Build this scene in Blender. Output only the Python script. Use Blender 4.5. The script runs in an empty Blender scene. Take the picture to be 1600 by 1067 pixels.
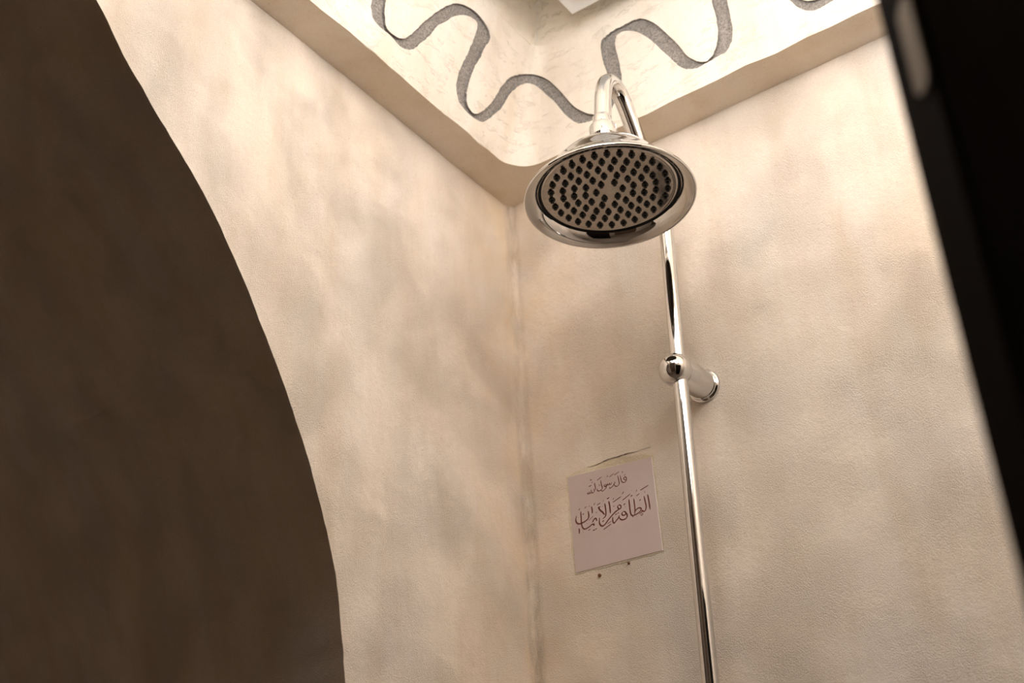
import bpy, bmesh, math, random
import numpy as np
from mathutils import Vector, Matrix, noise
from mathutils.geometry import delaunay_2d_cdt

random.seed(7)
scene = bpy.context.scene

# ------------------------------------------------------------------ camera
F = 2222.22
CAM = np.array([1.10473, -1.69115, 1.0])
MR = np.array([[0.8172738, 0.3321245, -0.4709106],
               [0.5741308, -0.3992954, 0.7147986],
               [-0.0493697, 0.8545504, 0.5170166]])      # columns: right, up, forward
cam_data = bpy.data.cameras.new('camera')
cam_data.lens = 50.0
cam_data.sensor_width = 36.0
cam_data.clip_start = 0.02
cam_data.dof.use_dof = True
cam_data.dof.focus_distance = 1.95
cam_data.dof.aperture_fstop = 5.0
cam = bpy.data.objects.new('camera', cam_data)
bpy.context.collection.objects.link(cam)
cam.matrix_world = Matrix(((MR[0, 0], MR[0, 1], -MR[0, 2], CAM[0]),
                           (MR[1, 0], MR[1, 1], -MR[1, 2], CAM[1]),
                           (MR[2, 0], MR[2, 1], -MR[2, 2], CAM[2]),
                           (0, 0, 0, 1)))
scene.camera = cam

# ------------------------------------------------------------------ world, exposure
world = bpy.data.worlds.new('world')
scene.world = world
world.use_nodes = True
world.node_tree.nodes['Background'].inputs[0].default_value = (0.9, 0.75, 0.6, 1)
world.node_tree.nodes['Background'].inputs[1].default_value = 0.20
vs = scene.view_settings
vs.view_transform = 'Standard'
vs.look = 'None'
vs.exposure = 0.0
vs.gamma = 1.0
vs.use_curve_mapping = False
LAMP_STRENGTH = 7.6
ADDED_LAMPS = [((0.54, -0.76, 2.54), 'added unseen opal globe lamp nearest to the arched wall'),
         ((1.04, -0.95, 2.51), 'added unseen opal globe lamp nearest to the viewer, beside the dark door'),
         ((1.28, -0.48, 2.51), 'added unseen opal globe lamp nearest to the side wall')]

COL = bpy.context.collection


# ------------------------------------------------------------------ pixel helpers
def ray(px, py):
    return MR @ np.array([(px - 800.0) / F, -(py - 533.5) / F, 1.0])


def hit(px, py, axis, val):
    d = ray(px, py)
    return CAM + d * ((val - CAM[axis]) / d[axis])


def project(P):
    q = (np.asarray(P) - CAM) @ MR
    return np.stack([800 + F * q[..., 0] / q[..., 2], 533.5 - F * q[..., 1] / q[..., 2]], -1)


# ------------------------------------------------------------------ object helpers
def link(name, verts, faces, mat, parent=None, smooth=False, kind=None):
    me = bpy.data.meshes.new(name)
    me.from_pydata([tuple(map(float, v)) for v in verts], [], faces)
    me.validate()
    me.update()
    if smooth:
        me.polygons.foreach_set('use_smooth', [True] * len(me.polygons))
        me.set_sharp_from_angle(angle=math.radians(38))
    ob = bpy.data.objects.new(name, me)
    COL.objects.link(ob)
    if mat:
        me.materials.append(mat)
    if parent:
        ob.parent = parent
    if kind:
        ob['kind'] = kind
    return ob


def link_bm(name, bm, mat, parent=None, smooth=False, kind=None):
    me = bpy.data.meshes.new(name)
    bm.normal_update()
    bm.to_mesh(me)
    bm.free()
    if smooth:
        me.polygons.foreach_set('use_smooth', [True] * len(me.polygons))
        me.set_sharp_from_angle(angle=math.radians(38))
    ob = bpy.data.objects.new(name, me)
    COL.objects.link(ob)
    me.materials.append(mat)
    if parent:
        ob.parent = parent
    if kind:
        ob['kind'] = kind
    return ob


def empty(name, loc):
    o = bpy.data.objects.new(name, None)
    o.empty_display_size = 0.05
    o.location = loc
    COL.objects.link(o)
    return o


def tag(o, label, cat, group=None):
    o['label'] = label
    o['category'] = cat
    if group:
        o['group'] = group
    return o


def keep_local(parent, children):
    """Children were modelled in world coordinates: subtract the parent's place."""
    for c in children:
        c.parent = parent
        c.matrix_parent_inverse = Matrix.Translation(parent.location).inverted()


def lathe(profile, seg=96, center=(0, 0, 0), closed_bottom=False, closed_top=False):
    """profile = [(r, z)], round the vertical axis."""
    v, f = [], []
    for r, z in profile:
        for k in range(seg):
            a = 2 * math.pi * k / seg
            v.append((center[0] + r * math.cos(a), center[1] + r * math.sin(a), center[2] + z))
    for i in range(len(profile) - 1):
        for k in range(seg):
            k2 = (k + 1) % seg
            f.append((i * seg + k, i * seg + k2, (i + 1) * seg + k2, (i + 1) * seg + k))
    if closed_bottom:
        f.append(tuple(range(seg))[::-1])
    if closed_top:
        n = (len(profile) - 1) * seg
        f.append(tuple(range(n, n + seg)))
    return v, f


def lathe_axis(profile, origin, axis, seg=64, cap=True):
    """profile = [(r, d)] along an axis from origin."""
    ax = Vector(axis).normalized()
    q = Vector((0, 0, 1)).rotation_difference(ax)
    v, f = lathe(profile, seg)
    v = [tuple(Vector(origin) + q @ Vector(p)) for p in v]
    if cap:
        n = (len(profile) - 1) * seg
        f.append(tuple(range(seg))[::-1])
        f.append(tuple(range(n, n + seg)))
    return v, f


def sweep(path, radius, seg=40, cap=True):
    """Round tube along a list of points (parallel transport)."""
    pts = [Vector(p) for p in path]
    n = len(pts)
    T = []
    for i in range(n):
        a = pts[max(i - 1, 0)]
        b = pts[min(i + 1, n - 1)]
        T.append((b - a).normalized())
    ref = Vector((1, 0, 0)) if abs(T[0].x) < 0.9 else Vector((0, 1, 0))
    N = (ref - T[0] * ref.dot(T[0])).normalized()
    v, f = [], []
    for i in range(n):
        if i:
            N = (N - T[i] * N.dot(T[i])).normalized()
        B = T[i].cross(N)
        r = radius[i] if isinstance(radius, (list, tuple)) else radius
        for k in range(seg):
            a = 2 * math.pi * k / seg
            v.append(pts[i] + (N * math.cos(a) + B * math.sin(a)) * r)
    for i in range(n - 1):
        for k in range(seg):
            k2 = (k + 1) % seg
            f.append((i * seg + k, i * seg + k2, (i + 1) * seg + k2, (i + 1) * seg + k))
    if cap:
        f.append(tuple(range(seg))[::-1])
        f.append(tuple(range((n - 1) * seg, n * seg)))
    return v, f


def catmull(pts, step):
    P = [np.array(p, float) for p in pts]
    if len(P) < 3:
        n = max(2, int(np.linalg.norm(P[1] - P[0]) / step) + 1)
        return [P[0] + (P[1] - P[0]) * t for t in np.linspace(0, 1, n)]
    P = [2 * P[0] - P[1]] + P + [2 * P[-1] - P[-2]]
    out = []
    for i in range(1, len(P) - 2):
        n = max(1, int(round(np.linalg.norm(P[i + 1] - P[i]) / step)))
        for k in range(n):
            t = k / n
            p0, p1, p2, p3 = P[i - 1:i + 3]
            out.append(0.5 * (2 * p1 + (p2 - p0) * t + (2 * p0 - 5 * p1 + 4 * p2 - p3) * t * t
                              + (3 * p1 - p0 - 3 * p2 + p3) * t ** 3))
    out.append(P[-2])
    return out


def inside(poly, pts):
    poly = np.asarray(poly)
    x, y = pts[:, 0], pts[:, 1]
    res = np.zeros(len(pts), bool)
    x1, y1 = poly[:, 0], poly[:, 1]
    x2, y2 = np.roll(x1, -1), np.roll(y1, -1)
    for a, b, c, d in zip(x1, y1, x2, y2):
        if b == d:
            continue
        cr = ((b > y) != (d > y)) & (x < (c - a) * (y - b) / (d - b) + a)
        res ^= cr
    return res


def cdt(outline, grid_pts):
    """Triangulate the hull of outline + grid with the outlines as constraints."""
    verts, edges = [], []
    for loop in outline:
        s = len(verts)
        verts += [Vector((float(p[0]), float(p[1]))) for p in loop]
        edges += [(s + i, s + (i + 1) % len(loop)) for i in range(len(loop))]
    verts += [Vector((float(p[0]), float(p[1]))) for p in grid_pts]
    vo, eo, fo, *_ = delaunay_2d_cdt(verts, edges, [], 0, 1e-6)
    V = np.array([[p.x, p.y] for p in vo])
    return V, [tuple(t) for t in fo]


def wob(x, y, z, s, amp):
    return noise.noise(Vector((x * s, y * s, z * s))) * amp


# ------------------------------------------------------------------ materials
def new_mat(name):
    m = bpy.data.materials.new(name)
    m.use_nodes = True
    nt = m.node_tree
    b = nt.nodes['Principled BSDF']
    return m, nt, b


def node(nt, t, **kw):
    n = nt.nodes.new(t)
    for k, v in kw.items():
        setattr(n, k, v)
    return n


def noise_node(nt, vec, scale, detail=4.0, rough=0.55):
    n = node(nt, 'ShaderNodeTexNoise')
    n.inputs['Scale'].default_value = scale
    n.inputs['Detail'].default_value = detail
    n.inputs['Roughness'].default_value = rough
    nt.links.new(vec, n.inputs['Vector'])
    return n.outputs['Fac']


def ramp(nt, fac, stops):
    r = node(nt, 'ShaderNodeValToRGB')
    el = r.color_ramp.elements
    while len(el) < len(stops):
        el.new(0.5)
    for e, (p, c) in zip(el, stops):
        e.position = p
        e.color = (c, c, c, 1) if isinstance(c, (int, float)) else (*c, 1)
    nt.links.new(fac, r.inputs['Fac'])
    return r.outputs['Color']


def mixc(nt, fac, a, b, mode='MIX'):
    m = node(nt, 'ShaderNodeMix', data_type='RGBA', blend_type=mode)
    if isinstance(fac, float):
        m.inputs[0].default_value = fac
    else:
        nt.links.new(fac, m.inputs[0])
    for sock, val in ((m.inputs[6], a), (m.inputs[7], b)):
        if isinstance(val, tuple):
            sock.default_value = (*val, 1)
        else:
            nt.links.new(val, sock)
    return m.outputs[2]


def math_node(nt, op, a, b=None, clamp=False):
    m = node(nt, 'ShaderNodeMath', operation=op)
    m.use_clamp = clamp
    for i, v in enumerate((a, b)):
        if v is None:
            continue
        if isinstance(v, (int, float)):
            m.inputs[i].default_value = v
        else:
            nt.links.new(v, m.inputs[i])
    return m.outputs[0]


def plaster(name, base, warm, grain=1.0, corner_dirt=False, rough=0.75, trowel=0.0):
    m, nt, b = new_mat(name)
    geo = node(nt, 'ShaderNodeNewGeometry')
    P = geo.outputs['Position']
    big = ramp(nt, noise_node(nt, P, 3.2, 5.0, 0.6), [(0.35, 0.0), (0.68, 1.0)])
    c = mixc(nt, big, base, warm)
    # vertical run marks
    mp = node(nt, 'ShaderNodeMapping')
    mp.inputs['Scale'].default_value = (9.0, 9.0, 1.6)
    nt.links.new(P, mp.inputs['Vector'])
    runs = ramp(nt, noise_node(nt, mp.outputs[0], 1.6, 5.0, 0.6), [(0.45, 0.0), (0.75, 0.6)])
    c = mixc(nt, runs, c, tuple(k * f for k, f in zip(base, (0.82, 0.73, 0.60))))
    # small brown specks
    sp = ramp(nt, noise_node(nt, P, 150.0, 3.0, 0.6), [(0.68, 0.0), (0.76, 0.7)])
    spm = ramp(nt, noise_node(nt, P, 9.0, 3.0, 0.6), [(0.45, 0.0), (0.62, 0.75)])
    c = mixc(nt, math_node(nt, 'MULTIPLY', sp, spm), c, tuple(k * f for k, f in zip(base, (0.55, 0.47, 0.38))))
    # fine mottling and pin-hole pits
    mot = ramp(nt, noise_node(nt, P, 240.0, 5.0, 0.75), [(0.33, 0.0), (0.68, 1.0)])
    c = mixc(nt, math_node(nt, 'MULTIPLY', mot, 0.30 * min(1.0, grain + 0.3)), c, tuple(k * f for k, f in zip(base, (0.70, 0.63, 0.55))))
    pit = ramp(nt, noise_node(nt, P, 310.0, 2.0, 0.5), [(0.71, 0.0), (0.76, 0.8)])
    c = mixc(nt, pit, c, tuple(k * f for k, f in zip(base, (0.50, 0.43, 0.36))))
    smear = ramp(nt, noise_node(nt, P, 6.5, 6.0, 0.7), [(0.55, 0.0), (0.74, 0.14)])
    c = mixc(nt, smear, c, tuple(k * f for k, f in zip(base, (0.80, 0.69, 0.53))))
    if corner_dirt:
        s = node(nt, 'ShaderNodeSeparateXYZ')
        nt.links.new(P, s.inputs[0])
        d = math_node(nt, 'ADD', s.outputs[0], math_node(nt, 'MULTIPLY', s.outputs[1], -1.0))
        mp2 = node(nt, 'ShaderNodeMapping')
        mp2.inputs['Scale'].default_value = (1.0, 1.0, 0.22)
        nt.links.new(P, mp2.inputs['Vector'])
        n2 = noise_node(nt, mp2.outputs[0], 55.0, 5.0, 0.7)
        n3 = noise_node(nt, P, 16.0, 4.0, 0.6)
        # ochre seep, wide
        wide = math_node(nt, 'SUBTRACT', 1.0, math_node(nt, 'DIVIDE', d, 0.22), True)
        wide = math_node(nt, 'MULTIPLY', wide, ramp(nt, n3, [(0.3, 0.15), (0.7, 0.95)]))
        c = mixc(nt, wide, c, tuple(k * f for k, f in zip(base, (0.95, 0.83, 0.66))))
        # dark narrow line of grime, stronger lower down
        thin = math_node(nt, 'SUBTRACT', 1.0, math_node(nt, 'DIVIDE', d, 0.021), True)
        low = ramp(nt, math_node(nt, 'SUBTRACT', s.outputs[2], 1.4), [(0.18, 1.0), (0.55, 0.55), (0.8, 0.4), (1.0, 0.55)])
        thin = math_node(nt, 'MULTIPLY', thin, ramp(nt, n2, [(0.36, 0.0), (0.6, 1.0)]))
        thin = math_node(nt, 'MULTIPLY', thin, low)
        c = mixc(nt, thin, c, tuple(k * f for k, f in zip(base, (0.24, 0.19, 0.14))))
    nt.links.new(c, b.inputs['Base Color'])
    b.inputs['Roughness'].default_value = rough
    b.inputs['Specular IOR Level'].default_value = 0.25
    # relief
    fine = noise_node(nt, P, 520.0, 6.0, 0.65)
    mid = noise_node(nt, P, 85.0, 4.0, 0.6)
    patch = ramp(nt, noise_node(nt, P, 7.0, 3.0, 0.6), [(0.38, 0.25), (0.65, 1.0)])
    h = math_node(nt, 'ADD', math_node(nt, 'MULTIPLY', math_node(nt, 'MULTIPLY', fine, patch), 1.0 * grain),
                  math_node(nt, 'MULTIPLY', mid, 0.35 * grain))
    if trowel:
        mp3 = node(nt, 'ShaderNodeMapping')
        mp3.inputs['Rotation'].default_value = (0.4, 0.6, 0.5)
        mp3.inputs['Scale'].default_value = (22.0, 22.0, 60.0)
        nt.links.new(P, mp3.inputs['Vector'])
        tr = ramp(nt, noise_node(nt, mp3.outputs[0], 1.0, 6.0, 0.7), [(0.55, 0.0), (0.6, 1.0)])
        h = math_node(nt, 'ADD', h, math_node(nt, 'MULTIPLY', tr, trowel))
    bp = node(nt, 'ShaderNodeBump')
    bp.inputs['Strength'].default_value = 1.0
    bp.inputs['Distance'].default_value = 0.0034
    nt.links.new(h, bp.inputs['Height'])
    nt.links.new(bp.outputs[0], b.inputs['Normal'])
    return m


def simple(name, col, rough=0.5, metal=0.0, spec=0.5):
    m, nt, b = new_mat(name)
    b.inputs['Base Color'].default_value = (*col, 1)
    b.inputs['Roughness'].default_value = rough
    b.inputs['Metallic'].default_value = metal
    b.inputs['Specular IOR Level'].default_value = spec
    return m


BASE = (0.81, 0.728, 0.652)
WARM = (0.775, 0.665, 0.545)
M_WALL = plaster('wall_plaster', BASE, WARM, 1.0, corner_dirt=True)
M_REVEAL = plaster('reveal_plaster', BASE, WARM, 0.8)
M_SOFFIT = plaster('soffit_plaster', (0.80, 0.71, 0.60), (0.76, 0.65, 0.50), 0.35)
M_FRIEZE = plaster('frieze_plaster', (0.83, 0.77, 0.70), (0.82, 0.74, 0.64), 0.35, trowel=0.17, rough=0.6)
M_CEIL = plaster('ceiling_plaster', (0.84, 0.775, 0.69), (0.82, 0.74, 0.62), 0.3, trowel=0.2)
M_MORTAR = plaster('mortar', (0.76, 0.67, 0.52), (0.72, 0.60, 0.42), 1.4)

M_CHROME, nt, b = new_mat('chrome')
b.inputs['Base Color'].default_value = (0.66, 0.655, 0.65, 1)
b.inputs['Metallic'].default_value = 1.0
b.inputs['Roughness'].default_value = 0.045
g = node(nt, 'ShaderNodeNewGeometry')
sm = ramp(nt, noise_node(nt, g.outputs['Position'], 60.0, 4.0), [(0.4, 0.03), (0.75, 0.09)])
nt.links.new(sm, b.inputs['Roughness'])

M_PLATE, nt, b = new_mat('steel_spray_plate')
b.inputs['Metallic'].default_value = 1.0
g = node(nt, 'ShaderNodeNewGeometry')
pc = mixc(nt, ramp(nt, noise_node(nt, g.outputs['Position'], 45.0, 6.0, 0.7), [(0.4, 0.0), (0.7, 1.0)]),
          (0.50, 0.47, 0.44), (0.40, 0.365, 0.335))
sp = ramp(nt, noise_node(nt, g.outputs['Position'], 420.0, 2.0), [(0.70, 0.0), (0.78, 0.6)])
pc = mixc(nt, sp, pc, (0.30, 0.27, 0.24))
nt.links.new(pc, b.inputs['Base Color'])
nt.links.new(ramp(nt, noise_node(nt, g.outputs['Position'], 90.0, 5.0, 0.7), [(0.3, 0.10), (0.8, 0.26)]), b.inputs['Roughness'])

M_RUBBER = simple('black_rubber', (0.012, 0.011, 0.010), 0.55)
M_DARKGAP = simple('dark_gap', (0.01, 0.01, 0.01), 0.6)

M_RIBBON, nt, b = new_mat('grey_carved_render')
g = node(nt, 'ShaderNodeNewGeometry')
rn = noise_node(nt, g.outputs['Position'], 300.0, 5.0, 0.8)
rc = mixc(nt, ramp(nt, rn, [(0.32, 0.0), (0.66, 1.0)]), (0.07, 0.064, 0.058), (0.50, 0.455, 0.415))
rc = mixc(nt, ramp(nt, noise_node(nt, g.outputs['Position'], 22.0, 4.0), [(0.4, 0.0), (0.7, 0.5)]), rc, (0.21, 0.193, 0.178))
nt.links.new(rc, b.inputs['Base Color'])
b.inputs['Roughness'].default_value = 0.9
bp = node(nt, 'ShaderNodeBump')
bp.inputs['Distance'].default_value = 0.002
bp.inputs['Strength'].default_value = 0.9
nt.links.new(rn, bp.inputs['Height'])
nt.links.new(bp.outputs[0], b.inputs['Normal'])

M_TILE, nt, b = new_mat('tile_glaze')
g = node(nt, 'ShaderNodeNewGeometry')
tc = mixc(nt, ramp(nt, noise_node(nt, g.outputs['Position'], 14.0, 3.0), [(0.35, 0.0), (0.7, 1.0)]),
          (0.56, 0.455, 0.425), (0.52, 0.42, 0.385))
nt.links.new(tc, b.inputs['Base Color'])
b.inputs['Roughness'].default_value = 0.32
M_INK = simple('brown_ink', (0.165, 0.045, 0.032), 0.45)
M_RUST = simple('rust', (0.20, 0.085, 0.03), 0.9)

M_WHITE = simple('white_plastic', (0.82, 0.82, 0.81), 0.4)
M_GREYPL = simple('grey_plastic', (0.30, 0.30, 0.30), 0.5)
M_STEEL = simple('latch_steel', (0.16, 0.145, 0.13), 0.35, 1.0)

M_DOOR, nt, b = new_mat('dark_stained_wood')
g = node(nt, 'ShaderNodeNewGeometry')
mp = node(nt, 'ShaderNodeMapping')
mp.inputs['Scale'].default_value = (30, 30, 2.5)
nt.links.new(g.outputs['Position'], mp.inputs['Vector'])
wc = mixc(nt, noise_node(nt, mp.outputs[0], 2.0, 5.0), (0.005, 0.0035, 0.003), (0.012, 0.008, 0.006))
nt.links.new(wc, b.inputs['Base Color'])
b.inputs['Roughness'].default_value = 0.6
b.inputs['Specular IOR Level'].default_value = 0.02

M_NEARDARK = simple('dark_near_wall', (0.12, 0.08, 0.055), 0.6, 0.0, 0.2)  # unseen near wall, made dark to cut bounce and darken chrome reflections

M_FLOOR, nt, b = new_mat('floor_stone')
g = node(nt, 'ShaderNodeNewGeometry')
br = node(nt, 'ShaderNodeTexBrick')
br.inputs['Scale'].default_value = 1.0
br.inputs['Brick Width'].default_value = 0.3
br.inputs['Row Height'].default_value = 0.3
br.inputs['Mortar Size'].default_value = 0.004
br.offset = 0.0
br.inputs['Color1'].default_value = (0.23, 0.175, 0.13, 1)
br.inputs['Color2'].default_value = (0.27, 0.205, 0.155, 1)
br.inputs['Mortar'].default_value = (0.08, 0.065, 0.05, 1)
nt.links.new(g.outputs['Position'], br.inputs['Vector'])
nt.links.new(br.outputs['Color'], b.inputs['Base Color'])
b.inputs['Roughness'].default_value = 0.5

M_GLOBE, nt, b = new_mat('added_lamp_glow')  # glow of the added, unseen lamps
b.inputs['Base Color'].default_value = (0.9, 0.88, 0.84, 1)
b.inputs['Emission Color'].default_value = (1.0, 0.96, 0.93, 1)
b.inputs['Emission Strength'].default_value = LAMP_STRENGTH

# ------------------------------------------------------------------ room sizes
ZS = 2.4929          # height of the soffit under the ledge
ZC = 2.735           # ceiling
XE = 1.62            # side wall
YE = -2.75           # near wall, behind the camera
BL, BR = 0.0664, 0.0695   # soffit width along left / right wall
TL, TR = 0.130, 0.081     # where the leaning frieze meets the ceiling


# ---- right wall: plane y = 0, with half of a small fillet at the corner
def grid_wall(side):
    """Columns of (x, y, nx, ny) away from the corner."""
    r = 0.014
    cols = []
    for k in range(5):
        a = math.pi * 0.25 * k / 4
        off = r * (1 - math.cos(math.pi / 4 - a))
        along = r - r * math.sin(math.pi / 4 - a)
        cols.append((along, off, math.sin(math.pi / 4 - a)))
    return cols


def flat(x, z):
    d = max(0.06 - x, x - 0.245, 1.765 - z, z - 1.965, 0.0)
    return min(1.0, d / 0.06)


rcols = grid_wall('right')
xs = [(c[0], c[1]) for c in rcols] + [(x, 0.0) for x in np.arange(0.03, XE, 0.02)] + [(XE, 0.0)]
zsr = list(np.linspace(0, 1.2, 25)) + list(np.linspace(1.22, ZS, 66))
V, Fc = [], []
for z in zsr:
    for x, off in xs:
        d = off + (wob(x, 0, z, 5.0, 0.0020) + wob(x, 3, z, 17.0, 0.0012)) * min(1.0, x / 0.1) * flat(x, z)
        sway = wob(1.7, 0, z, 3.0, 0.003) * max(0, 1 - x / 0.1)
        V.append((x + sway, -d, z))
n = len(xs)
for j in range(len(zsr) - 1):
    for i in range(n - 1):
        Fc.append((j * n + i, j * n + i + 1, (j + 1) * n + i + 1, (j + 1) * n + i))
wall_right = link('wall_right', V, Fc, M_WALL, smooth=True, kind='structure')
wall_right['label'] = 'cream plaster wall behind the chrome riser pipe'

# ---- left wall: plane x = 0, with the arched opening
arch_px = [(150, 0), (200, 98), (258, 200), (317, 300), (365, 400), (405, 500), (443, 600), (476, 700),
           (503, 800), (524, 900), (535, 1000), (540, 1067)]
arch = [(hit(px, py, 0, 0.0)[1], hit(px, py, 0, 0.0)[2]) for px, py in arch_px]
ya, za = arch[0]
crown_y = -1.32
half = [(crown_y, 2.462), (crown_y + 0.16, 2.445), (crown_y + 0.30, 2.385)] + arch
yj = arch[-1][0] + 0.004
half += [(yj, 1.40), (yj, 0.9), (yj, 0.0)]
half = catmull(half[:-3], 0.012) + [np.array(p) for p in [(yj, 1.40)]] + \
    [np.array((yj, z)) for z in np.arange(1.3, -0.01, -0.1)]
half[-1] = np.array((yj, 0.0))
right_side = [(p[0] + wob(p[0], 9, p[1], 60, 0.0013), p[1] + wob(p[0], 4, p[1], 60, 0.0010)) for p in half]
right_side[-1] = (yj, 0.0)
left_side = [(2 * crown_y - p[0], p[1]) for p in half][::-1]
arch_line = left_side + right_side[1:]          # from left foot over the crown to the right foot
outer = [(0.0, 0.0), (0.0, ZS), (YE, ZS), (YE, 0.0)]
grid = []
for y in np.arange(YE + 0.03, -0.02, 0.03):
    for z in np.arange(0.03, ZS - 0.01, 0.03):
        grid.append((y, z))
for y in np.arange(YE + 0.03, -0.001, 0.03):
    grid += [(y, ZS)]
for z in np.arange(0.03, ZS, 0.03):
    for y in (0.0, -0.0015, -0.0041, -0.0075, -0.0099):
        grid.append((y, z))
hole = [tuple(p) for p in arch_line]
gp = np.array(grid)
keep = ~inside(hole, gp)
hp = np.array(hole)
dmin = np.array([np.min(np.hypot(*(hp - q).T)) for q in gp])
gp = gp[keep & (dmin > 0.006)]
V2, T2 = cdt([hole, outer], gp)
cent = np.array([V2[list(t)].mean(0) for t in T2])
ok = ~inside(hole, cent)


def left_x(y, z):
    off = 0.0
    ay = -y
    r = 0.014
    if ay < r:
        off = r - math.sqrt(max(0, r * r - (r - ay) ** 2))
        off = min(off, 0.0041 + (0.0041 - ay) if ay < 0.0041 else off)
    return off + (wob(0, y, z, 5.0, 0.0020) + wob(3, y, z, 17.0, 0.0012)) * min(1.0, ay / 0.1)


def sway_y(y, z):
    return wob(0.4, 0, z, 3.0, 0.003) * max(0, 1 + y / 0.1)


V = [(left_x(p[0], p[1]), p[0], p[1]) for p in V2]
Fc = [t for t, k in zip(T2, ok) if k]
wall_left = link('wall_left', V, Fc, M_WALL, smooth=True, kind='structure')
wall_left['label'] = 'cream plaster wall with the tall arched opening'

# the deep reveal of the arch, splayed outwards
DEPTH, SPLAY = 1.30, 0.40
V, Fc = [], []
steps = [0, 0.004, 0.02, 0.06] + list(np.linspace(0.12, DEPTH, 24))
al = [np.array(p) for p in hole]
for d in steps:
    for i, p in enumerate(al):
        a, c = al[max(i - 1, 0)], al[min(i + 1, len(al) - 1)]
        t = (c - a) / np.linalg.norm(c - a)
        nrm = np.array([-t[1], t[0]])          # away from the opening
        q = p + nrm * (d * SPLAY + wob(d, p[0], p[1], 9.0, 0.004) * min(1, d / 0.1))
        V.append((left_x(*p) * (d == 0) - d, q[0], max(q[1], 0.0)))
n = len(al)
for j in range(len(steps) - 1):
    for i in range(n - 1):
        Fc.append((j * n + i, j * n + i + 1, (j + 1) * n + i + 1, (j + 1) * n + i))
reveal = link('arch_reveal', V, Fc, M_REVEAL, wall_left, smooth=True)


# ---- ledge: soffit strip and the leaning frieze with its carved ribbon
RB, RT = 0.055, 0.020


def ledge_path(cx, cy, r):
    """Corner (cx, -cy), fillet r: list of points from the left wall's near end to the right wall's far end."""
    pts = []
    for s in np.linspace(0, 1, 90):
        pts.append((cx, YE + (-(cy + r) - YE) * s))
    for k in range(1, 14):
        a = math.pi - math.pi / 2 * k / 14
        pts.append((cx + r + r * math.cos(a), -(cy + r) + r * math.sin(a)))
    for s in np.linspace(0, 1, 60):
        pts.append((cx + r + (XE - cx - r) * s, -cy))
    return np.array(pts)


PB = ledge_path(BL, BR, RB)
PT = ledge_path(TL, TR, RT)
U = np.concatenate([[0], np.cumsum(np.hypot(*np.diff(PB, axis=0).T))])
H = 0.2505


def frieze(u, v):
    """u = metres along the lower edge, v = 0..1 upwards -> world point."""
    bx, by = np.interp(u, U, PB[:, 0]), np.interp(u, U, PB[:, 1])
    tx, ty = np.interp(u, U, PT[:, 0]), np.interp(u, U, PT[:, 1])
    return np.stack([bx + (tx - bx) * v, by + (ty - by) * v, ZS + (ZC - ZS) * np.asarray(v) + 0 * bx], -1)


uu, vv = np.meshgrid(np.linspace(0, U[-1], 1500), np.linspace(-0.1, 1.2, 60), indexing='ij')
table = project(frieze(uu.ravel(), vv.ravel()))
TU, TV = uu.ravel(), vv.ravel()


def px_to_uv(px, py):
    i = np.argmin((table[:, 0] - px) ** 2 + (table[:, 1] - py) ** 2)
    u, v = TU[i], TV[i]
    for _ in range(6):
        p0 = project(frieze(u, v))
        du = (project(frieze(u + 1e-4, v)) - p0) / 1e-4
        dv = (project(frieze(u, v + 1e-4)) - p0) / 1e-4
        J = np.stack([du, dv], 1)
        try:
            s = np.linalg.solve(J, np.array([px, py]) - p0)
        except np.linalg.LinAlgError:
            break
        u += np.clip(s[0], -0.01, 0.01)
        v += np.clip(s[1], -0.05, 0.05)
    return u, v


def crop(pts, ox, oy, s):
    return [(ox + a * s, oy + b * s) for a, b in pts]


up_edge = crop([(305, -60)], 560, 0, .1375) + crop(
    [(305, 0), (290, 90), (290, 200), (305, 300), (350, 365), (420, 415), (500, 440), (570, 410), (650, 345), (720, 275),
     (800, 205), (900, 130), (1000, 70), (1095, 38), (1180, 50), (1270, 95), (1340, 150), (1410, 235), (1470, 340),
     (1490, 430), (1470, 480), (1420, 560), (1380, 650), (1330, 730), (1300, 790)], 560, 0, .1375) + crop(
    [(235, 190), (210, 290), (192, 390), (200, 480), (235, 550), (275, 585), (340, 565), (420, 500), (480, 420),
     (540, 320), (610, 235), (680, 190), (770, 175), (870, 172), (950, 185), (1030, 225), (1100, 280), (1170, 350),
     (1240, 430), (1310, 505), (1400, 560), (1480, 585), (1560, 580)], 700, 90, .15) + [(945, 160), (949, 140), (949, 125)] + crop(
    [(115, 740), (85, 660), (65, 560), (58, 470), (75, 410), (130, 360), (200, 310), (290, 260), (380, 210), (460, 188),
     (520, 195), (600, 230), (680, 290), (760, 365), (830, 430), (890, 500), (940, 565), (1010, 610), (1090, 640),
     (1150, 635), (1200, 600), (1240, 540), (1265, 450), (1275, 340), (1265, 240), (1250, 140), (1225, 60), (1215, 0)],
    930, 0, .15) + [(1113, -20), (1120, -40), (1140, -55), (1170, -62), (1200, -50), (1222, -28), (1238, -8),
                    (1258, 0), (1276, -2), (1292, -14), (1302, -40)]
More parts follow.
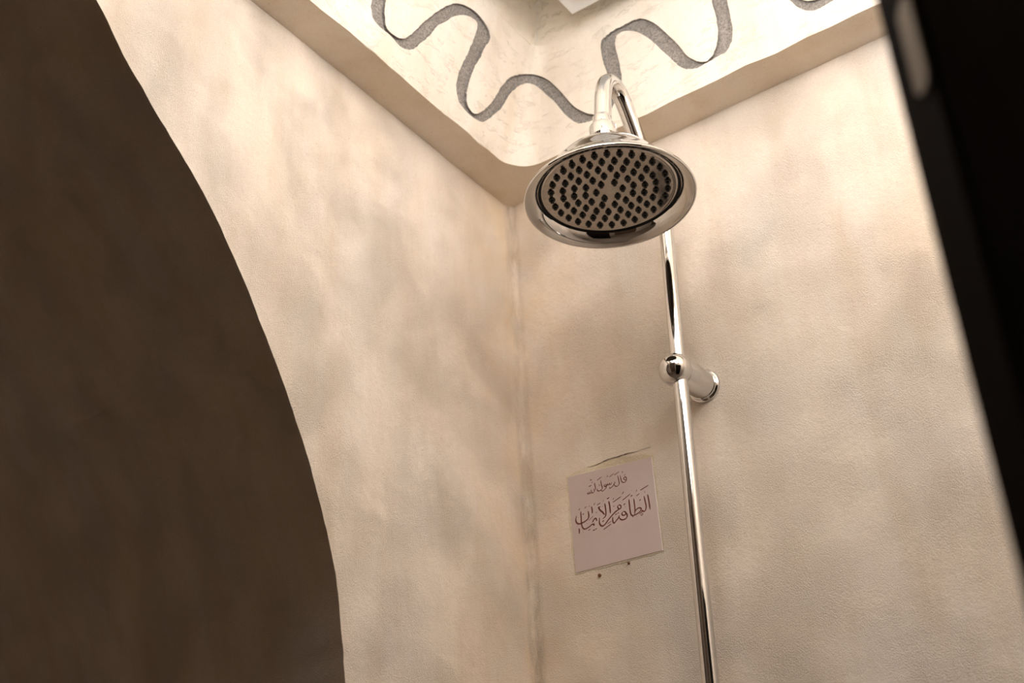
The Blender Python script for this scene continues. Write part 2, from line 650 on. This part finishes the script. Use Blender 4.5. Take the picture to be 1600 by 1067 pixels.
low_edge = crop([(165, -60)], 560, 0, .1375) + crop(
    [(150, 0), (138, 90), (150, 190), (190, 260), (260, 330), (340, 390), (400, 450), (460, 515), (530, 560), (600, 565),
     (650, 540), (700, 490), (780, 430), (850, 345), (900, 290), (1000, 240), (1060, 200), (1130, 175), (1220, 175),
     (1300, 210), (1345, 260), (1340, 330), (1310, 420), (1270, 520), (1220, 640), (1180, 720), (1150, 790)], 560, 0, .1375) + crop(
    [(95, 220), (85, 300), (95, 400), (120, 470), (170, 535), (230, 600), (290, 645), (350, 670), (410, 645), (480, 590),
     (540, 530), (590, 450), (640, 380), (700, 320), (770, 280), (840, 270), (910, 290), (970, 335), (1030, 390),
     (1100, 450), (1160, 520), (1220, 590), (1290, 650), (1360, 685), (1430, 675), (1530, 640)], 700, 90, .15) + [(950, 175), (962, 155), (969, 138)] + crop(
    [(275, 800), (262, 720), (245, 620), (220, 540), (205, 460), (215, 390), (250, 340), (310, 318), (400, 320), (480, 350),
     (560, 400), (630, 460), (690, 520), (760, 580), (820, 640), (890, 695), (970, 715), (1060, 705), (1140, 665),
     (1220, 620), (1300, 570), (1360, 540), (1420, 430), (1430, 300), (1410, 190), (1390, 90), (1375, 0)],
    930, 0, .15) + [(1138, -18), (1150, -34), (1170, -40), (1190, -34), (1210, -16), (1234, 0), (1245, 10), (1262, 16),
                    (1278, 13.5), (1299, 1.7), (1318, -12), (1326, -40)]
ribbon_px = catmull(up_edge, 3.0) + catmull(low_edge, 3.0)[::-1]
ribbon = []
for i, (px, py) in enumerate(ribbon_px):
    j = wob(px, py, 0, 0.6, 1.5)
    u, v = px_to_uv(px + j * 0.7, py + j * 0.7)
    ribbon.append((u, min(max(v, 0.03), 0.97) * H))
ribbon = np.array(ribbon)
grid = []
for u in np.arange(0.0, U[-1], 0.02):
    fine = abs(u - np.interp(-0.1, PB[:90, 1], U[:90])) < 0.8
    for v in np.arange(0, H + 1e-6, H / 12):
        grid.append((u, v))
corner_u = U[96]
for u in np.arange(corner_u - 0.12, corner_u + 0.12, 0.007):
    for v in np.arange(0, H + 1e-6, H / 12):
        grid.append((u, v))
gp = np.array(grid)
dmin = np.array([np.min(np.hypot(*(ribbon - q).T)) for q in gp])
gp = gp[dmin > 0.003]
box_outline = [(0, 0), (U[-1], 0), (U[-1], H), (0, H)]
V2, T2 = cdt([ribbon], np.concatenate([gp, np.array(box_outline)]))
cent = np.array([V2[list(t)].mean(0) for t in T2])
inr = inside(ribbon, cent)


def frieze_normal(u, v):
    p = frieze(u, v)
    a = frieze(u + 1e-3, v) - p
    b2 = frieze(u, v + 1e-2) - p
    nn = np.cross(a, b2)
    nn /= np.linalg.norm(nn)
    return -nn if np.dot(nn, np.array([1.0, -1.0, 0.0])) < 0 else nn


base_pts, nrms = [], []
for u, w in V2:
    v = w / H
    nn = frieze_normal(u, v)
    p = frieze(u, v)
    e = min(1.0, v / 0.1)
    p = p + nn * (wob(*p, 7.0, 0.004) + wob(*p, 26.0, 0.0012)) * (0.25 + 0.75 * min(1, (1 - v) / .15))
    if v < 0.02:
        p = p + np.array([0, 0, wob(p[0], p[1], 5.5, 22.0, 0.004)])
    base_pts.append(p)
    nrms.append(nn)
base_pts, nrms = np.array(base_pts), np.array(nrms)
trim_2 = link('trim_2', base_pts, [t for t, k in zip(T2, inr) if not k], M_FRIEZE, smooth=True, kind='structure')
trim_2['label'] = 'leaning cream plaster band under the ceiling with a carved ribbon'
# ribbon floor, recessed, plus its side walls
REC = 0.005
floor_tris = [t for t, k in zip(T2, inr) if k]
used = sorted({i for t in floor_tris for i in t})
idx = {o: i for i, o in enumerate(used)}
rv = [base_pts[i] - nrms[i] * (REC + wob(*base_pts[i], 90, 0.0006)) for i in used]
rf = [tuple(idx[i] for i in t) for t in floor_tris]
cnt = {}
for t in floor_tris:
    for a, b_ in ((t[0], t[1]), (t[1], t[2]), (t[2], t[0])):
        cnt.setdefault((min(a, b_), max(a, b_)), []).append((a, b_))
for k, e in cnt.items():
    if len(e) == 1:
        a, b_ = e[0]
        s = len(rv)
        rv += [base_pts[a], base_pts[b_]]
        rf.append((idx[b_], idx[a], s, s + 1))
link('carved_ribbon', rv, rf, M_RIBBON, trim_2, smooth=False)['label'] = 'wavy grey ribbon carved into the plaster'

# soffit: from the walls to the lower edge of the frieze (shares the same wobble)
V, Fc = [], []
for i, (x, y) in enumerate(PB):
    u = U[i]
    nn = frieze_normal(min(u, U[-1] - 2e-3), 0.0)
    p = frieze(u, 0.0)
    w = (wob(*p, 7.0, 0.004) + wob(*p, 26.0, 0.0012))
    q = p + nn * (w + 0.001)
    q[2] = ZS + wob(p[0], p[1], 5.5, 22.0, 0.004)
    if i <= 89:
        a = np.array([-0.02, y, ZS])
        if i == 89:
            a = np.array([-0.02, y, ZS])
    elif i >= 103:
        a = np.array([x, 0.02, ZS])
    else:
        f = (i - 89) / 14.0
        a = np.array([-0.02 + (0.02 + BL + RB) * max(0, 2 * f - 1), -(BR + RB) + (BR + RB + 0.02) * min(1, 2 * f), ZS])
    for s in (0, 0.33, 0.66, 1.0):
        m_ = a + (q - a) * s
        V.append(tuple(m_ + np.array([0, 0, wob(m_[0], m_[1], 2.0, 16, 0.0025) * (s in (0.33, 0.66))])))
for i in range(len(PB) - 1):
    for k in range(3):
        Fc.append((i * 4 + k, i * 4 + k + 1, (i + 1) * 4 + k + 1, (i + 1) * 4 + k))
trim_1 = link('trim_1', V, Fc, M_SOFFIT, smooth=True, kind='structure')
trim_1['label'] = 'shaded underside of the plaster ledge above both walls'

# ---- ceiling: slopes up from the frieze, then flat; floor and the other walls
ZTOP = 2.95


def axis_pts(a0, a1):
    return [a0 + k * 0.01 for k in range(int(0.45 / 0.01))] + list(np.linspace(a0 + 0.45, a1, 24))


cxs = [0.05, TL - 0.004] + axis_pts(TL, XE)
cys = [-0.03, -(TR - 0.004)] + [-v_ for v_ in axis_pts(TR, -YE)]
V, Fc = [], []
for y in cys:
    for x in cxs:
        e = max(0.0, min(x - TL, -y - TR))
        rise = ZTOP - ZC
        z = ZC - 0.002 + rise * (1 - math.exp(-e / 0.06))
        V.append((x, y, z + wob(x, y, 0, 6, 0.006) * min(1, e / 0.05)))
nx = len(cxs)
for j in range(len(cys) - 1):
    for i in range(nx - 1):
        a = j * nx + i
        Fc.append((a, a + nx, a + nx + 1, a + 1))
link('ceiling', V, Fc, M_CEIL, smooth=True, kind='structure')['label'] = 'cream plaster ceiling above the carved band'


def quad(name, pts, mat, label):
    o = link(name, pts, [(0, 1, 2, 3)], mat, kind='structure')
    o['label'] = label
    return o


quad('floor', [(-2.4, YE, 0), (XE, YE, 0), (XE, 0.6, 0), (-2.4, 0.6, 0)], M_FLOOR, 'dark brown stone floor')
quad('wall_side', [(XE, 0, 0), (XE, YE, 0), (XE, YE, ZTOP), (XE, 0, ZTOP)], M_REVEAL, 'cream plaster side wall behind the dark door')
quad('wall_near', [(-2.4, YE, 0), (XE, YE, 0), (XE, YE, ZTOP), (-2.4, YE, ZTOP)], M_NEARDARK, 'unseen near wall behind the viewer, made dark to cut bounce light')
quad('wall_outer', [(-2.3, YE, 0), (-2.3, 0.6, 0), (-2.3, 0.6, ZTOP), (-2.3, YE, ZTOP)], M_REVEAL, 'plaster wall of the unlit passage beyond the arch')

quad('wall_passage', [(-2.3, 0.6, 0), (0.05, 0.6, 0), (0.05, 0.6, ZTOP), (-2.3, 0.6, ZTOP)], M_REVEAL, 'plaster end wall of the unlit passage beyond the arch')

# ------------------------------------------------------------------ the shower
PX, PY = 0.3225, -0.082
shower = empty('shower_column', (PX, PY, 0.9))
tag(shower, 'chrome overhead shower with round rose head on a wall-mounted riser pipe', 'shower')
parts = []
HC = (0.3355, -0.2490)
ZF = 2.2245          # spray plate
ZB = 2.008           # bracket

# riser: measured lean of a few millimetres
riser_px = [(1110.6, 1067), (1086, 830), (1063.5, 604)]
rp = [hit(px, py, 1, PY) for px, py in riser_px]
slope = (rp[2][0] - rp[0][0]) / (rp[2][2] - rp[0][2])
path = [(rp[2][0] + slope * (z - rp[2][2]), PY, z) for z in np.linspace(0.9, ZB, 12)]
v, f = sweep(path, 0.0112)
parts.append(link('riser_pipe', v, f, M_CHROME, smooth=True))
xb = path[-1][0]
xk = xb - 0.0025
up0 = hit(1056.5, 545, 1, PY)
up1 = hit(1042.5, 363, 1, PY)
# upper riser then the swan-neck arm
ZT = up1[2] + 0.030
path = [(xb + (up1[0] - xb) * s, PY, ZB + (ZT - ZB) * s) for s in np.linspace(0, 1, 10)]
v, f = sweep(path, 0.0112)
parts.append(link('upper_pipe', v, f, M_CHROME, smooth=True))
# arm in a vertical plane from riser top towards the head
arm_x0, arm_x1 = up1[0], HC[0]
arm = [(PY, ZT - 0.012), (PY - 0.003, ZT + 0.006), (-0.099, 2.300), (-0.128, 2.355), (-0.157, 2.408), (-0.176, 2.439), (-0.190, 2.4515),
       (-0.205, 2.4545), (-0.219, 2.448), (-0.230, 2.432), (-0.238, 2.406), (-0.244, 2.370), (HC[1], 2.340)]
arm = catmull(arm, 0.004)
v, f = sweep([(arm_x0 + (arm_x1 - arm_x0) * np.clip((PY - p[0]) / (PY - HC[1]), 0, 1), p[0], p[1]) for p in arm], 0.0130)
arm_o = link('swan_neck_arm', v, f, M_CHROME, smooth=True)
parts.append(arm_o)
v, f = lathe([(0.0148, -0.007), (0.0152, -0.006), (0.0152, 0.004), (0.0146, 0.005)], 48, (0, 0, 0), True, True)
t = Vector((0, arm[-1][0] - arm[-8][0], arm[-1][1] - arm[-8][1])).normalized()

# collar nut under the arm
v, f = lathe([(0.0172, 2.3000), (0.0172, 2.3165), (0.0190, 2.3180), (0.0206, 2.3195), (0.0206, 2.3380), (0.0195, 2.3400),
              (0.0150, 2.3407), (0.0141, 2.3415), (0.0141, 2.3580), (0.0134, 2.3590)], 64, (HC[0], HC[1], 0), True, True)
parts.append(link('collar_nut', v, f, M_CHROME, smooth=True))
# bell of the head
bell_prof = [(0.0175, 2.3020), (0.0240, 2.3005), (0.0350, 2.2965), (0.0480, 2.2903), (0.0610, 2.2818), (0.0720, 2.2722),
             (0.0810, 2.2618), (0.0885, 2.2512), (0.0945, 2.2415), (0.1010, 2.2340), (0.1085, 2.2270), (0.1150, 2.2205),
             (0.1205, 2.2155), (0.1216, 2.2135)]
v, f = lathe(bell_prof[::-1], 128, (HC[0], HC[1], 0))
bell = link('shower_head_bell', v, f, M_CHROME, smooth=True)
parts.append(bell)
# rolled rim and flared lip on the underside
rim_prof = [(0.1216, 2.2137), (0.1228, 2.2120), (0.1229, 2.2103), (0.1220, 2.2090), (0.1204, 2.2088), (0.1188, 2.2097)]
lip_prof = rim_prof + [(0.1160, 2.2108), (0.1120, 2.2126), (0.1085, 2.2147), (0.1055, 2.2172), (0.1030, 2.2202), (0.1012, 2.2238)]
v, f = lathe(lip_prof, 128, (HC[0], HC[1], 0))
lip = link('flared_lip', v, f, M_CHROME, smooth=True)
parts.append(lip)
v, f = lathe([(0.1016, 2.2226), (0.1003, 2.2262), (0.0985, 2.2262), (0.0982, 2.2246)], 128, (HC[0], HC[1], 0))
parts.append(link('plate_seal', v, f, M_DARKGAP, smooth=True))
# spray plate with a shallow pressed border
plate_prof = [(0.0983, 2.2248), (0.0972, 2.2238), (0.0955, 2.2236), (0.0925, 2.2243), (0.0905, ZF), (0.05, ZF), (0.0005, ZF)]
v, f = lathe(plate_prof, 128, (HC[0], HC[1], 0), closed_top=True)
plate = link('spray_plate', v, f, M_PLATE, smooth=True)
parts.append(plate)
keep_local(shower, parts)
# 90 rubber nozzles: rings of 6, 12, 18, 24, 30
noz_prof = [(0.0048, 0.0004), (0.0048, -0.0014), (0.0040, -0.0018), (0.0030, -0.0020), (0.0026, -0.0052), (0.0016, -0.0058)]
v, f = lathe(noz_prof, 12, (0, 0, 0), closed_top=True)
noz_mesh = None
RINGS = [(6, 0.0190, 23.3), (12, 0.0350, 19.0), (18, 0.0510, 3.5), (24, 0.0668, 7.5), (30, 0.0834, 11.3)]
for cntk, rad, ph in RINGS:
    for k in range(cntk):
        a = math.radians(ph + 360.0 / cntk * k)
        if noz_mesh is None:
            o = link('nozzle', v, f, M_RUBBER, plate, smooth=True)
            noz_mesh = o.data
        else:
            o = bpy.data.objects.new('nozzle', noz_mesh)
            COL.objects.link(o)
            o.parent = plate
        o.location = (HC[0] + rad * math.cos(a), HC[1] + rad * math.sin(a), ZF)
# wall bracket: flange, arm, ball end
bparts = []
v, f = lathe_axis([(0.0215, 0.0), (0.0215, 0.082), (0.0205, 0.084)], (xk, 0.0, ZB + 0.007), (0, -1, -0.05), 64)
barm = link('wall_bracket', v, f, M_CHROME, smooth=True)
v, f = lathe_axis([(0.0262, -0.004), (0.0262, 0.0032), (0.0255, 0.0045), (0.0238, 0.0055), (0.0230, 0.0060), (0.0226, 0.0085), (0.0210, 0.0095)],
                  (xk, 0.0, ZB + 0.007), (0, -1, -0.05), 64)
fl = link('flange', v, f, M_CHROME, smooth=True)
bm = bmesh.new()
bmesh.ops.create_uvsphere(bm, u_segments=64, v_segments=40, radius=0.0243)
bmesh.ops.translate(bm, verts=bm.verts, vec=(xk - 0.0015, -0.086, ZB - 0.002))
ball = link_bm('ball_end', bm, M_CHROME, smooth=True)
keep_local(shower, [barm])
fl.parent = barm
ball.parent = barm

# ------------------------------------------------------------------ inscribed tile
TY = -0.0013
corners = [(886, 745), (1018, 713), (1036, 860), (899, 896)]
tc = [hit(px, py, 1, TY) for px, py in corners]
tile = empty('inscribed_tile', tuple(np.mean(tc, 0)))
tag(tile, 'square pinkish grey ceramic tile with brown Arabic calligraphy, set in the plaster', 'tile')


def panel(pts, y_front, y_back, bevel):
    c = np.mean(pts, 0)
    V = []
    for k, (y, s) in enumerate(((y_back, 0), (y_front + bevel, 0), (y_front, bevel))):
        for p in pts:
            d = c - p
            d = d / np.linalg.norm(d)
            q = p + d * s * 1.4
            V.append((q[0], y, q[2]))
    m = len(pts)
    Fq = []
    for r_ in range(2):
        for i in range(m):
            Fq.append((r_ * m + i, r_ * m + (i + 1) % m, (r_ + 1) * m + (i + 1) % m, (r_ + 1) * m + i))
    Fq.append(tuple(range(2 * m, 3 * m)))
    return V, Fq


v, f = panel(tc, TY, 0.004, 0.0009)
tb = link('tile_body', v, f, M_TILE)
# mortar bed, ragged, a little behind the tile's face
ring = []
c0 = np.mean(tc, 0)
for i in range(4):
    a, b_ = tc[i], tc[(i + 1) % 4]
    for s in np.linspace(0, 1, 26)[:-1]:
        p = a + (b_ - a) * s
        d = (p - c0) / np.linalg.norm(p - c0)
        ext = 0.003 + (0.0085 * min(1.0, s * 3, (1 - s) * 5) if i == 0 else 0.0) + 0.0030 * noise.noise(Vector((p[0] * 60, i, p[2] * 60)))
        ring.append(p + d * ext)
v, f = panel(ring, -0.0006, 0.004, 0.0006)
mort = link('mortar_bed', v, f, M_MORTAR)

# calligraphy, traced as tapering pen strokes
K6 = (890, 735, .084375)
K7 = (895, 765, .07497)
K8 = (950, 755, .0703)
strokes1 = [
    (K6, 15, [(1052, 180), (1020, 172), (1002, 145), (1022, 118), (1045, 128), (1052, 170), (1035, 205), (1000, 222), (965, 205), (950, 160), (933, 85)]),
    (K6, 14, [(888, 92), (905, 160), (918, 230), (905, 270), (870, 294), (838, 282), (820, 250)]),
    (K6, 15, [(842, 208), (822, 255), (785, 302), (748, 330), (735, 308)]),
    (K6, 13, [(775, 216), (768, 250), (745, 260), (735, 235), (728, 260), (708, 270), (698, 245), (690, 275), (650, 292)]),
    (K6, 14, [(660, 252), (640, 278), (655, 300), (682, 282), (665, 254)]),
    (K6, 14, [(682, 285), (675, 320), (650, 350), (610, 380), (578, 370)]),
    (K6, 15, [(573, 182), (588, 260), (605, 330), (575, 365), (530, 380), (510, 352), (517, 328)]),
    (K6, 8, [(535, 270), (548, 262), (552, 280), (540, 288)]),
    (K6, 15, [(460, 232), (474, 300), (480, 360)]),
    (K6, 13, [(450, 338), (457, 380), (435, 412), (408, 405), (395, 350)]),
    (K6, 12, [(408, 405), (380, 424), (366, 388)]),
    (K6, 13, [(378, 424), (345, 434), (330, 425), (352, 404)]),
    (K6, 14, [(355, 302), (405, 270)]), (K6, 13, [(405, 230), (428, 212)]),
    (K6, 12, [(383, 163), (398, 184), (410, 165)]),
    (K6, 12, [(508, 182), (592, 120)]), (K6, 12, [(733, 122), (822, 53)]), (K6, 12, [(822, 88), (920, 18)]),
    (K6, 10, [(690, 128), (704, 104), (692, 96)]), (K6, 13, [(1008, 92), (1032, 72)]), (K6, 11, [(970, 14), (982, 48)]),
]
strokes2 = [
    (K7, 27, [(318, 445), (332, 520), (325, 590), (270, 650), (200, 690), (130, 714), (82, 690), (62, 630), (76, 548)]),
    (K7, 25, [(164, 452), (172, 560), (178, 680), (195, 770), (240, 820), (300, 800), (360, 760), (412, 718), (446, 745), (440, 692)]),
    (K7, 25, [(408, 685), (440, 622), (478, 596), (502, 655)]),
    (K7, 26, [(422, 852), (458, 834)]), (K7, 24, [(472, 828), (498, 808)]),
    (K7, 23, [(388, 350), (404, 430), (405, 498)]), (K7, 10, [(328, 642), (428, 546)]),
    (K7, 26, [(205, 518), (230, 498)]),
    (K7, 15, [(122, 434), (147, 390)]), (K7, 12, [(248, 395), (265, 365), (288, 353)]), (K7, 12, [(333, 358), (352, 332)]),
    (K7, 14, [(435, 322), (462, 278)]), (K7, 14, [(503, 322), (578, 272)]), (K7, 14, [(490, 490), (496, 462)]),
    (K7, 23, [(128, 808), (136, 860), (135, 920)]), (K7, 14, [(90, 768), (102, 762)]), (K7, 14, [(210, 880), (222, 874)]),
    (K7, 14, [(320, 855), (368, 818)]), (K7, 14, [(290, 708), (300, 700)]), (K7, 12, [(116, 580), (126, 574)]),
    (K7, 25, [(664, 284), (680, 380), (689, 480), (680, 550), (622, 612)]),
    (K7, 28, [(528, 362), (570, 428), (620, 470), (664, 524)]), (K7, 18, [(528, 372), (578, 354)]),
    (K7, 27, [(748, 238), (770, 350), (784, 495)]), (K7, 22, [(710, 192), (760, 162)]),
    (K7, 12, [(635, 245), (645, 222)]), (K7, 10, [(616, 356), (628, 338)]),
    (K8, 24, [(244, 474), (284, 500), (282, 552), (242, 566), (214, 524), (244, 474)]),
    (K8, 30, [(262, 560), (180, 622), (110, 690), (50, 760), (0, 820), (-42, 882), (-90, 934), (-135, 948), (-176, 918), (-194, 848), (-188, 762)]),
    (K7, 26, [(615, 672), (647, 638)]), (K7, 14, [(566, 538), (574, 530)]),
    (K7, 18, [(638, 832), (802, 712)]), (K7, 12, [(722, 714), (804, 652)]),
    (K8, 27, [(878, 246), (905, 380), (936, 585)]),
    (K8, 25, [(798, 282), (825, 400), (847, 520), (828, 602), (790, 626), (762, 602), (742, 642), (690, 684)]),
    (K8, 23, [(571, 340), (588, 470), (600, 600), (590, 700)]),
    (K8, 25, [(602, 622), (640, 572), (690, 545), (737, 562), (722, 612), (670, 662), (600, 702), (525, 722)]),
    (K8, 27, [(464, 356), (475, 470), (490, 600), (512, 692), (552, 730), (556, 756)]),
    (K8, 28, [(505, 292), (542, 263)]), (K8, 28, [(698, 388), (724, 356)]),
    (K8, 25, [(345, 620), (390, 642), (388, 692), (332, 712), (308, 670), (345, 620)]),
    (K8, 27, [(392, 640), (426, 710), (402, 780), (325, 812), (272, 794), (245, 748)]),
    (K8, 28, [(348, 484), (382, 448)]), (K8, 14, [(380, 528), (386, 516)]),
    (K8, 27, [(252, 712), (232, 770), (190, 822), (135, 884), (106, 832), (102, 744)]),
    (K8, 24, [(158, 700), (196, 674)]), (K8, 22, [(212, 668), (240, 652)]),
    (K8, 20, [(715, 156), (898, 42)]), (K8, 18, [(316, 380), (500, 232)]), (K8, 18, [(106, 424), (294, 290)]),
    (K8, 16, [(346, 182), (334, 208), (310, 244)]),
    (K8, 14, [(628, 280), (652, 266), (664, 250), (680, 248), (694, 222)]), (K8, 14, [(622, 188), (642, 142)]),
    (K8, 12, [(808, 212), (826, 178)]), (K8, 11, [(516, 164), (526, 156)]),
    (K8, 14, [(106, 370), (132, 326)]), (K8, 16, [(116, 520), (140, 498)]),
    (K8, 13, [(728, 690), (746, 713), (772, 690), (758, 668), (740, 676)]), (K8, 12, [(640, 740), (650, 732)]),
]


def ink(name, strokes):
    V, Fq = [], []
    yy = TY - 0.00025
    for (ox, oy, s), w, pts in strokes:
        P = [np.array([ox + a * s, oy + b_ * s]) for a, b_ in pts]
        P = catmull(P, 0.6)
        W = [hit(p[0], p[1], 1, yy) for p in P]
        n_ = len(W)
        hw = w * s * 0.5 / (F / 1.93) * 1.38
        base = len(V)
        for i in range(n_):
            a, c_ = W[max(i - 1, 0)], W[min(i + 1, n_ - 1)]
            t_ = c_ - a
            t_ = t_ / np.linalg.norm(t_)
            nn = np.array([-t_[2], 0, t_[0]])
            e = i / (n_ - 1)
            # flat pen: thicker across one diagonal
            k_ = 0.80 + 0.28 * abs(t_[0] * 0.6 - t_[2] * 0.8)
            taper = 0.55 + 0.45 * min(1, e / 0.12) if n_ > 6 else 0.9
            taper *= 0.45 + 0.55 * min(1, (1 - e) / 0.18) if n_ > 6 else 0.9
            V.append(W[i] + nn * hw * k_ * taper)
            V.append(W[i] - nn * hw * k_ * taper)
        for i in range(n_ - 1):
            q = base + 2 * i
            Fq.append((q, q + 1, q + 3, q + 2))
    return link(name, V, Fq, M_INK)


i1 = ink('calligraphy_line', strokes1)
i2 = ink('calligraphy_line', strokes2)
# crack in the plaster, a flat dark strip along the upper edge of the mortar
ck = catmull([hit(px, py, 1, -0.0009) for px, py in ((917, 730), (930, 727), (941, 722), (952, 717), (964, 714), (978, 709), (992, 706), (1004, 702), (1016, 698))], 0.002)
V, Fc = [], []
for i, p in enumerate(ck):
    e = i / (len(ck) - 1)
    w = 0.0011 * math.sin(math.pi * min(1, e * 1.15 + 0.02)) ** 0.6 * (0.55 + 0.9 * abs(noise.noise(Vector((e * 9, 2, 0))))) if e < 0.85 else 0.0003
    V += [(p[0], -0.0009, p[2] + w + wob(p[0], 0, 0, 150, 0.0006)), (p[0], -0.0009, p[2] - w + wob(p[0], 0, 0, 150, 0.0006))]
Fc = [(2 * i, 2 * i + 1, 2 * i + 3, 2 * i + 2) for i in range(len(ck) - 1)]
crack = link('mortar_crack', V, Fc, simple('crack_dark', (0.13, 0.095, 0.06), 0.95))
crack.parent = mort
keep_local(tile, [tb, mort])
i1.parent = tb
i2.parent = tb
# two rusty nail stubs below the tile
for (px, py), rr, lab in (((937.5, 899), 0.0026, 'larger rusty nail stub in the plaster under the tile'),
                          ((983, 880), 0.0018, 'smaller rusty nail stub close under the tile edge')):
    p = hit(px, py, 1, 0.0)
    v, f = lathe_axis([(rr * .7, -0.004), (rr, -0.001), (rr, 0.0022), (rr * .6, 0.0034)], (p[0], p[1], p[2]), (0, -1, 0), 10)
    tag(link('nail_stub', v, f, M_RUST, smooth=True), lab, 'nail', 'nail stubs under the tile')

# ------------------------------------------------------------------ ceiling vent
vc = hit(894, 23, 2, 2.720)
vx, vy = vc[0], vc[1]
S = 0.26
vent = empty('ceiling_vent', (vx + S / 2, vy - S / 2, 2.72))
tag(vent, 'white square plastic ventilation box fixed to the ceiling', 'vent')


def box_bm(bm, x0, x1, y0, y1, z0, z1, bevel=0.0):
    r = bmesh.ops.create_cube(bm, size=1.0)
    vs_ = r['verts']
    bmesh.ops.scale(bm, vec=(x1 - x0, y1 - y0, z1 - z0), verts=vs_)
    bmesh.ops.translate(bm, vec=((x0 + x1) / 2, (y0 + y1) / 2, (z0 + z1) / 2), verts=vs_)
    if bevel:
        es = list({e for q in vs_ for e in q.link_edges})
        bmesh.ops.bevel(bm, geom=es, offset=bevel, segments=2, affect='EDGES', profile=0.6)


vp = []
bm = bmesh.new()
box_bm(bm, vx, vx + S, vy - S, vy, 2.720, 2.905, 0.002)
vp.append(link_bm('housing', bm, M_WHITE))
bm = bmesh.new()
m_ = 0.026
for (a, b_, c_, d_) in ((m_, S - m_, m_, m_ + .012), (m_, S - m_, S - m_ - .012, S - m_), (m_, m_ + .012, m_ + .012, S - m_ - .012),
                        (S - m_ - .012, S - m_, m_ + .012, S - m_ - .012)):
    box_bm(bm, vx + a, vx + b_, vy - d_, vy - c_, 2.7155, 2.7205, 0.001)
vp.append(link_bm('grille_frame', bm, M_WHITE))
bm = bmesh.new()
box_bm(bm, vx + m_ + .012, vx + S - m_ - .012, vy - S + m_ + .012, vy - m_ - .012, 2.7192, 2.7203)
vp.append(link_bm('backing', bm, M_GREYPL))
for k in range(9):
    bm = bmesh.new()
    y1 = vy - m_ - .012 - k * (S - 2 * m_ - .024) / 9 - 0.003
    box_bm(bm, vx + m_ + .012, vx + S - m_ - .012, y1 - 0.014, y1, 2.7158, 2.7196, 0.0008)
    vp.append(link_bm('slat', bm, M_WHITE))
keep_local(vent, vp)

# ------------------------------------------------------------------ added globe lamps, out of view, spread to soften the shadows
for LAMP, lamp_label in ADDED_LAMPS:
    lamp = empty('added_lamp', LAMP)
    tag(lamp, lamp_label, 'lamp', 'added globe lamps under the ceiling')
    bm = bmesh.new()
    bmesh.ops.create_uvsphere(bm, u_segments=48, v_segments=24, radius=0.20)
    bmesh.ops.translate(bm, verts=bm.verts, vec=LAMP)
    gl = link_bm('globe', bm, M_GLOBE, smooth=True)
    hh = ZTOP - LAMP[2] - 0.198
    v, f = lathe([(0.03, -0.004), (0.03, 0.018), (0.008, 0.022), (0.008, hh - 0.03), (0.04, hh - 0.026), (0.045, hh + 0.002)], 32,
                 (LAMP[0], LAMP[1], LAMP[2] + 0.198), True, True)
    rs = link('hanger', v, f, M_STEEL, smooth=True)
    keep_local(lamp, [gl, rs])

# ------------------------------------------------------------------ dark door, close to the viewer
d0 = ray(1473, 440)
d0 = d0 / np.linalg.norm(d0)
E0 = CAM + d0 * 0.66                      # a point on the free edge
dirv = Vector((0.77, 0.64, 0)).normalized()
nv = Vector((0.64, -0.77, 0)).normalized()   # face towards the viewer
LW = (XE - 0.012 - E0[0] - 0.04) / dirv.x
door = empty('door_1', (E0[0], E0[1], 0.0))
door['kind'] = 'structure'
door['label'] = 'dark wooden door standing open at the right, out of focus'


def door_box(bm, a0, a1, t0, t1, z0, z1, bevel=0.0):
    r = bmesh.ops.create_cube(bm, size=1.0)
    vs_ = r['verts']
    bmesh.ops.scale(bm, vec=(a1 - a0, t1 - t0, z1 - z0), verts=vs_)
    bmesh.ops.translate(bm, vec=((a0 + a1) / 2, (t0 + t1) / 2, (z0 + z1) / 2), verts=vs_)
    if bevel:
        es = list({e for q in vs_ for e in q.link_edges})
        bmesh.ops.bevel(bm, geom=es, offset=bevel, segments=2, affect='EDGES')


# local frame: +x along the leaf, -y towards the viewer's side
rotz = math.atan2(dirv.y, dirv.x)
DM = Matrix.Translation((E0[0], E0[1], 0)) @ Matrix.Rotation(rotz, 4, 'Z')
door.matrix_world = DM
TH = 0.042
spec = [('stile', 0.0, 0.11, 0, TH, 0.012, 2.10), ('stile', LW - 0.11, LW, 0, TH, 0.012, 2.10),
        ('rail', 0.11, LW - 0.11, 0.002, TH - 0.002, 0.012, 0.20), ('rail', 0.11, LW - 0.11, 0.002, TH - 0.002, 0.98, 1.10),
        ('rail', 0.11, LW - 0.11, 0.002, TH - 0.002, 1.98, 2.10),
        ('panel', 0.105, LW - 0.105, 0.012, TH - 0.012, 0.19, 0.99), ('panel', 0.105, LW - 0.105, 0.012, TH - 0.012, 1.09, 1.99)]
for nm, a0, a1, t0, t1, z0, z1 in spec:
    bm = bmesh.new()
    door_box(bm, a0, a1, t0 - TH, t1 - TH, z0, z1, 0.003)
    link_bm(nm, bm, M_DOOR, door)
# steel latch plate let into the free edge
zc = E0[2] + 0.113
V, Fc = [], []
for x in (-0.0012, 0.002):
    for k in range(24):
        a = 2 * math.pi * k / 24
        V.append((x, -TH * 0.70 + 0.0080 * math.cos(a), zc + 0.0080 * math.sin(a) + (0.020 if math.sin(a) > 0 else -0.020)))
Fc = [tuple(range(24)), tuple(range(24, 48))[::-1]] + [(k, 24 + k, 24 + (k + 1) % 24, (k + 1) % 24) for k in range(24)]
link('latch_plate', V, Fc, M_STEEL, door)['label'] = 'small steel latch plate'
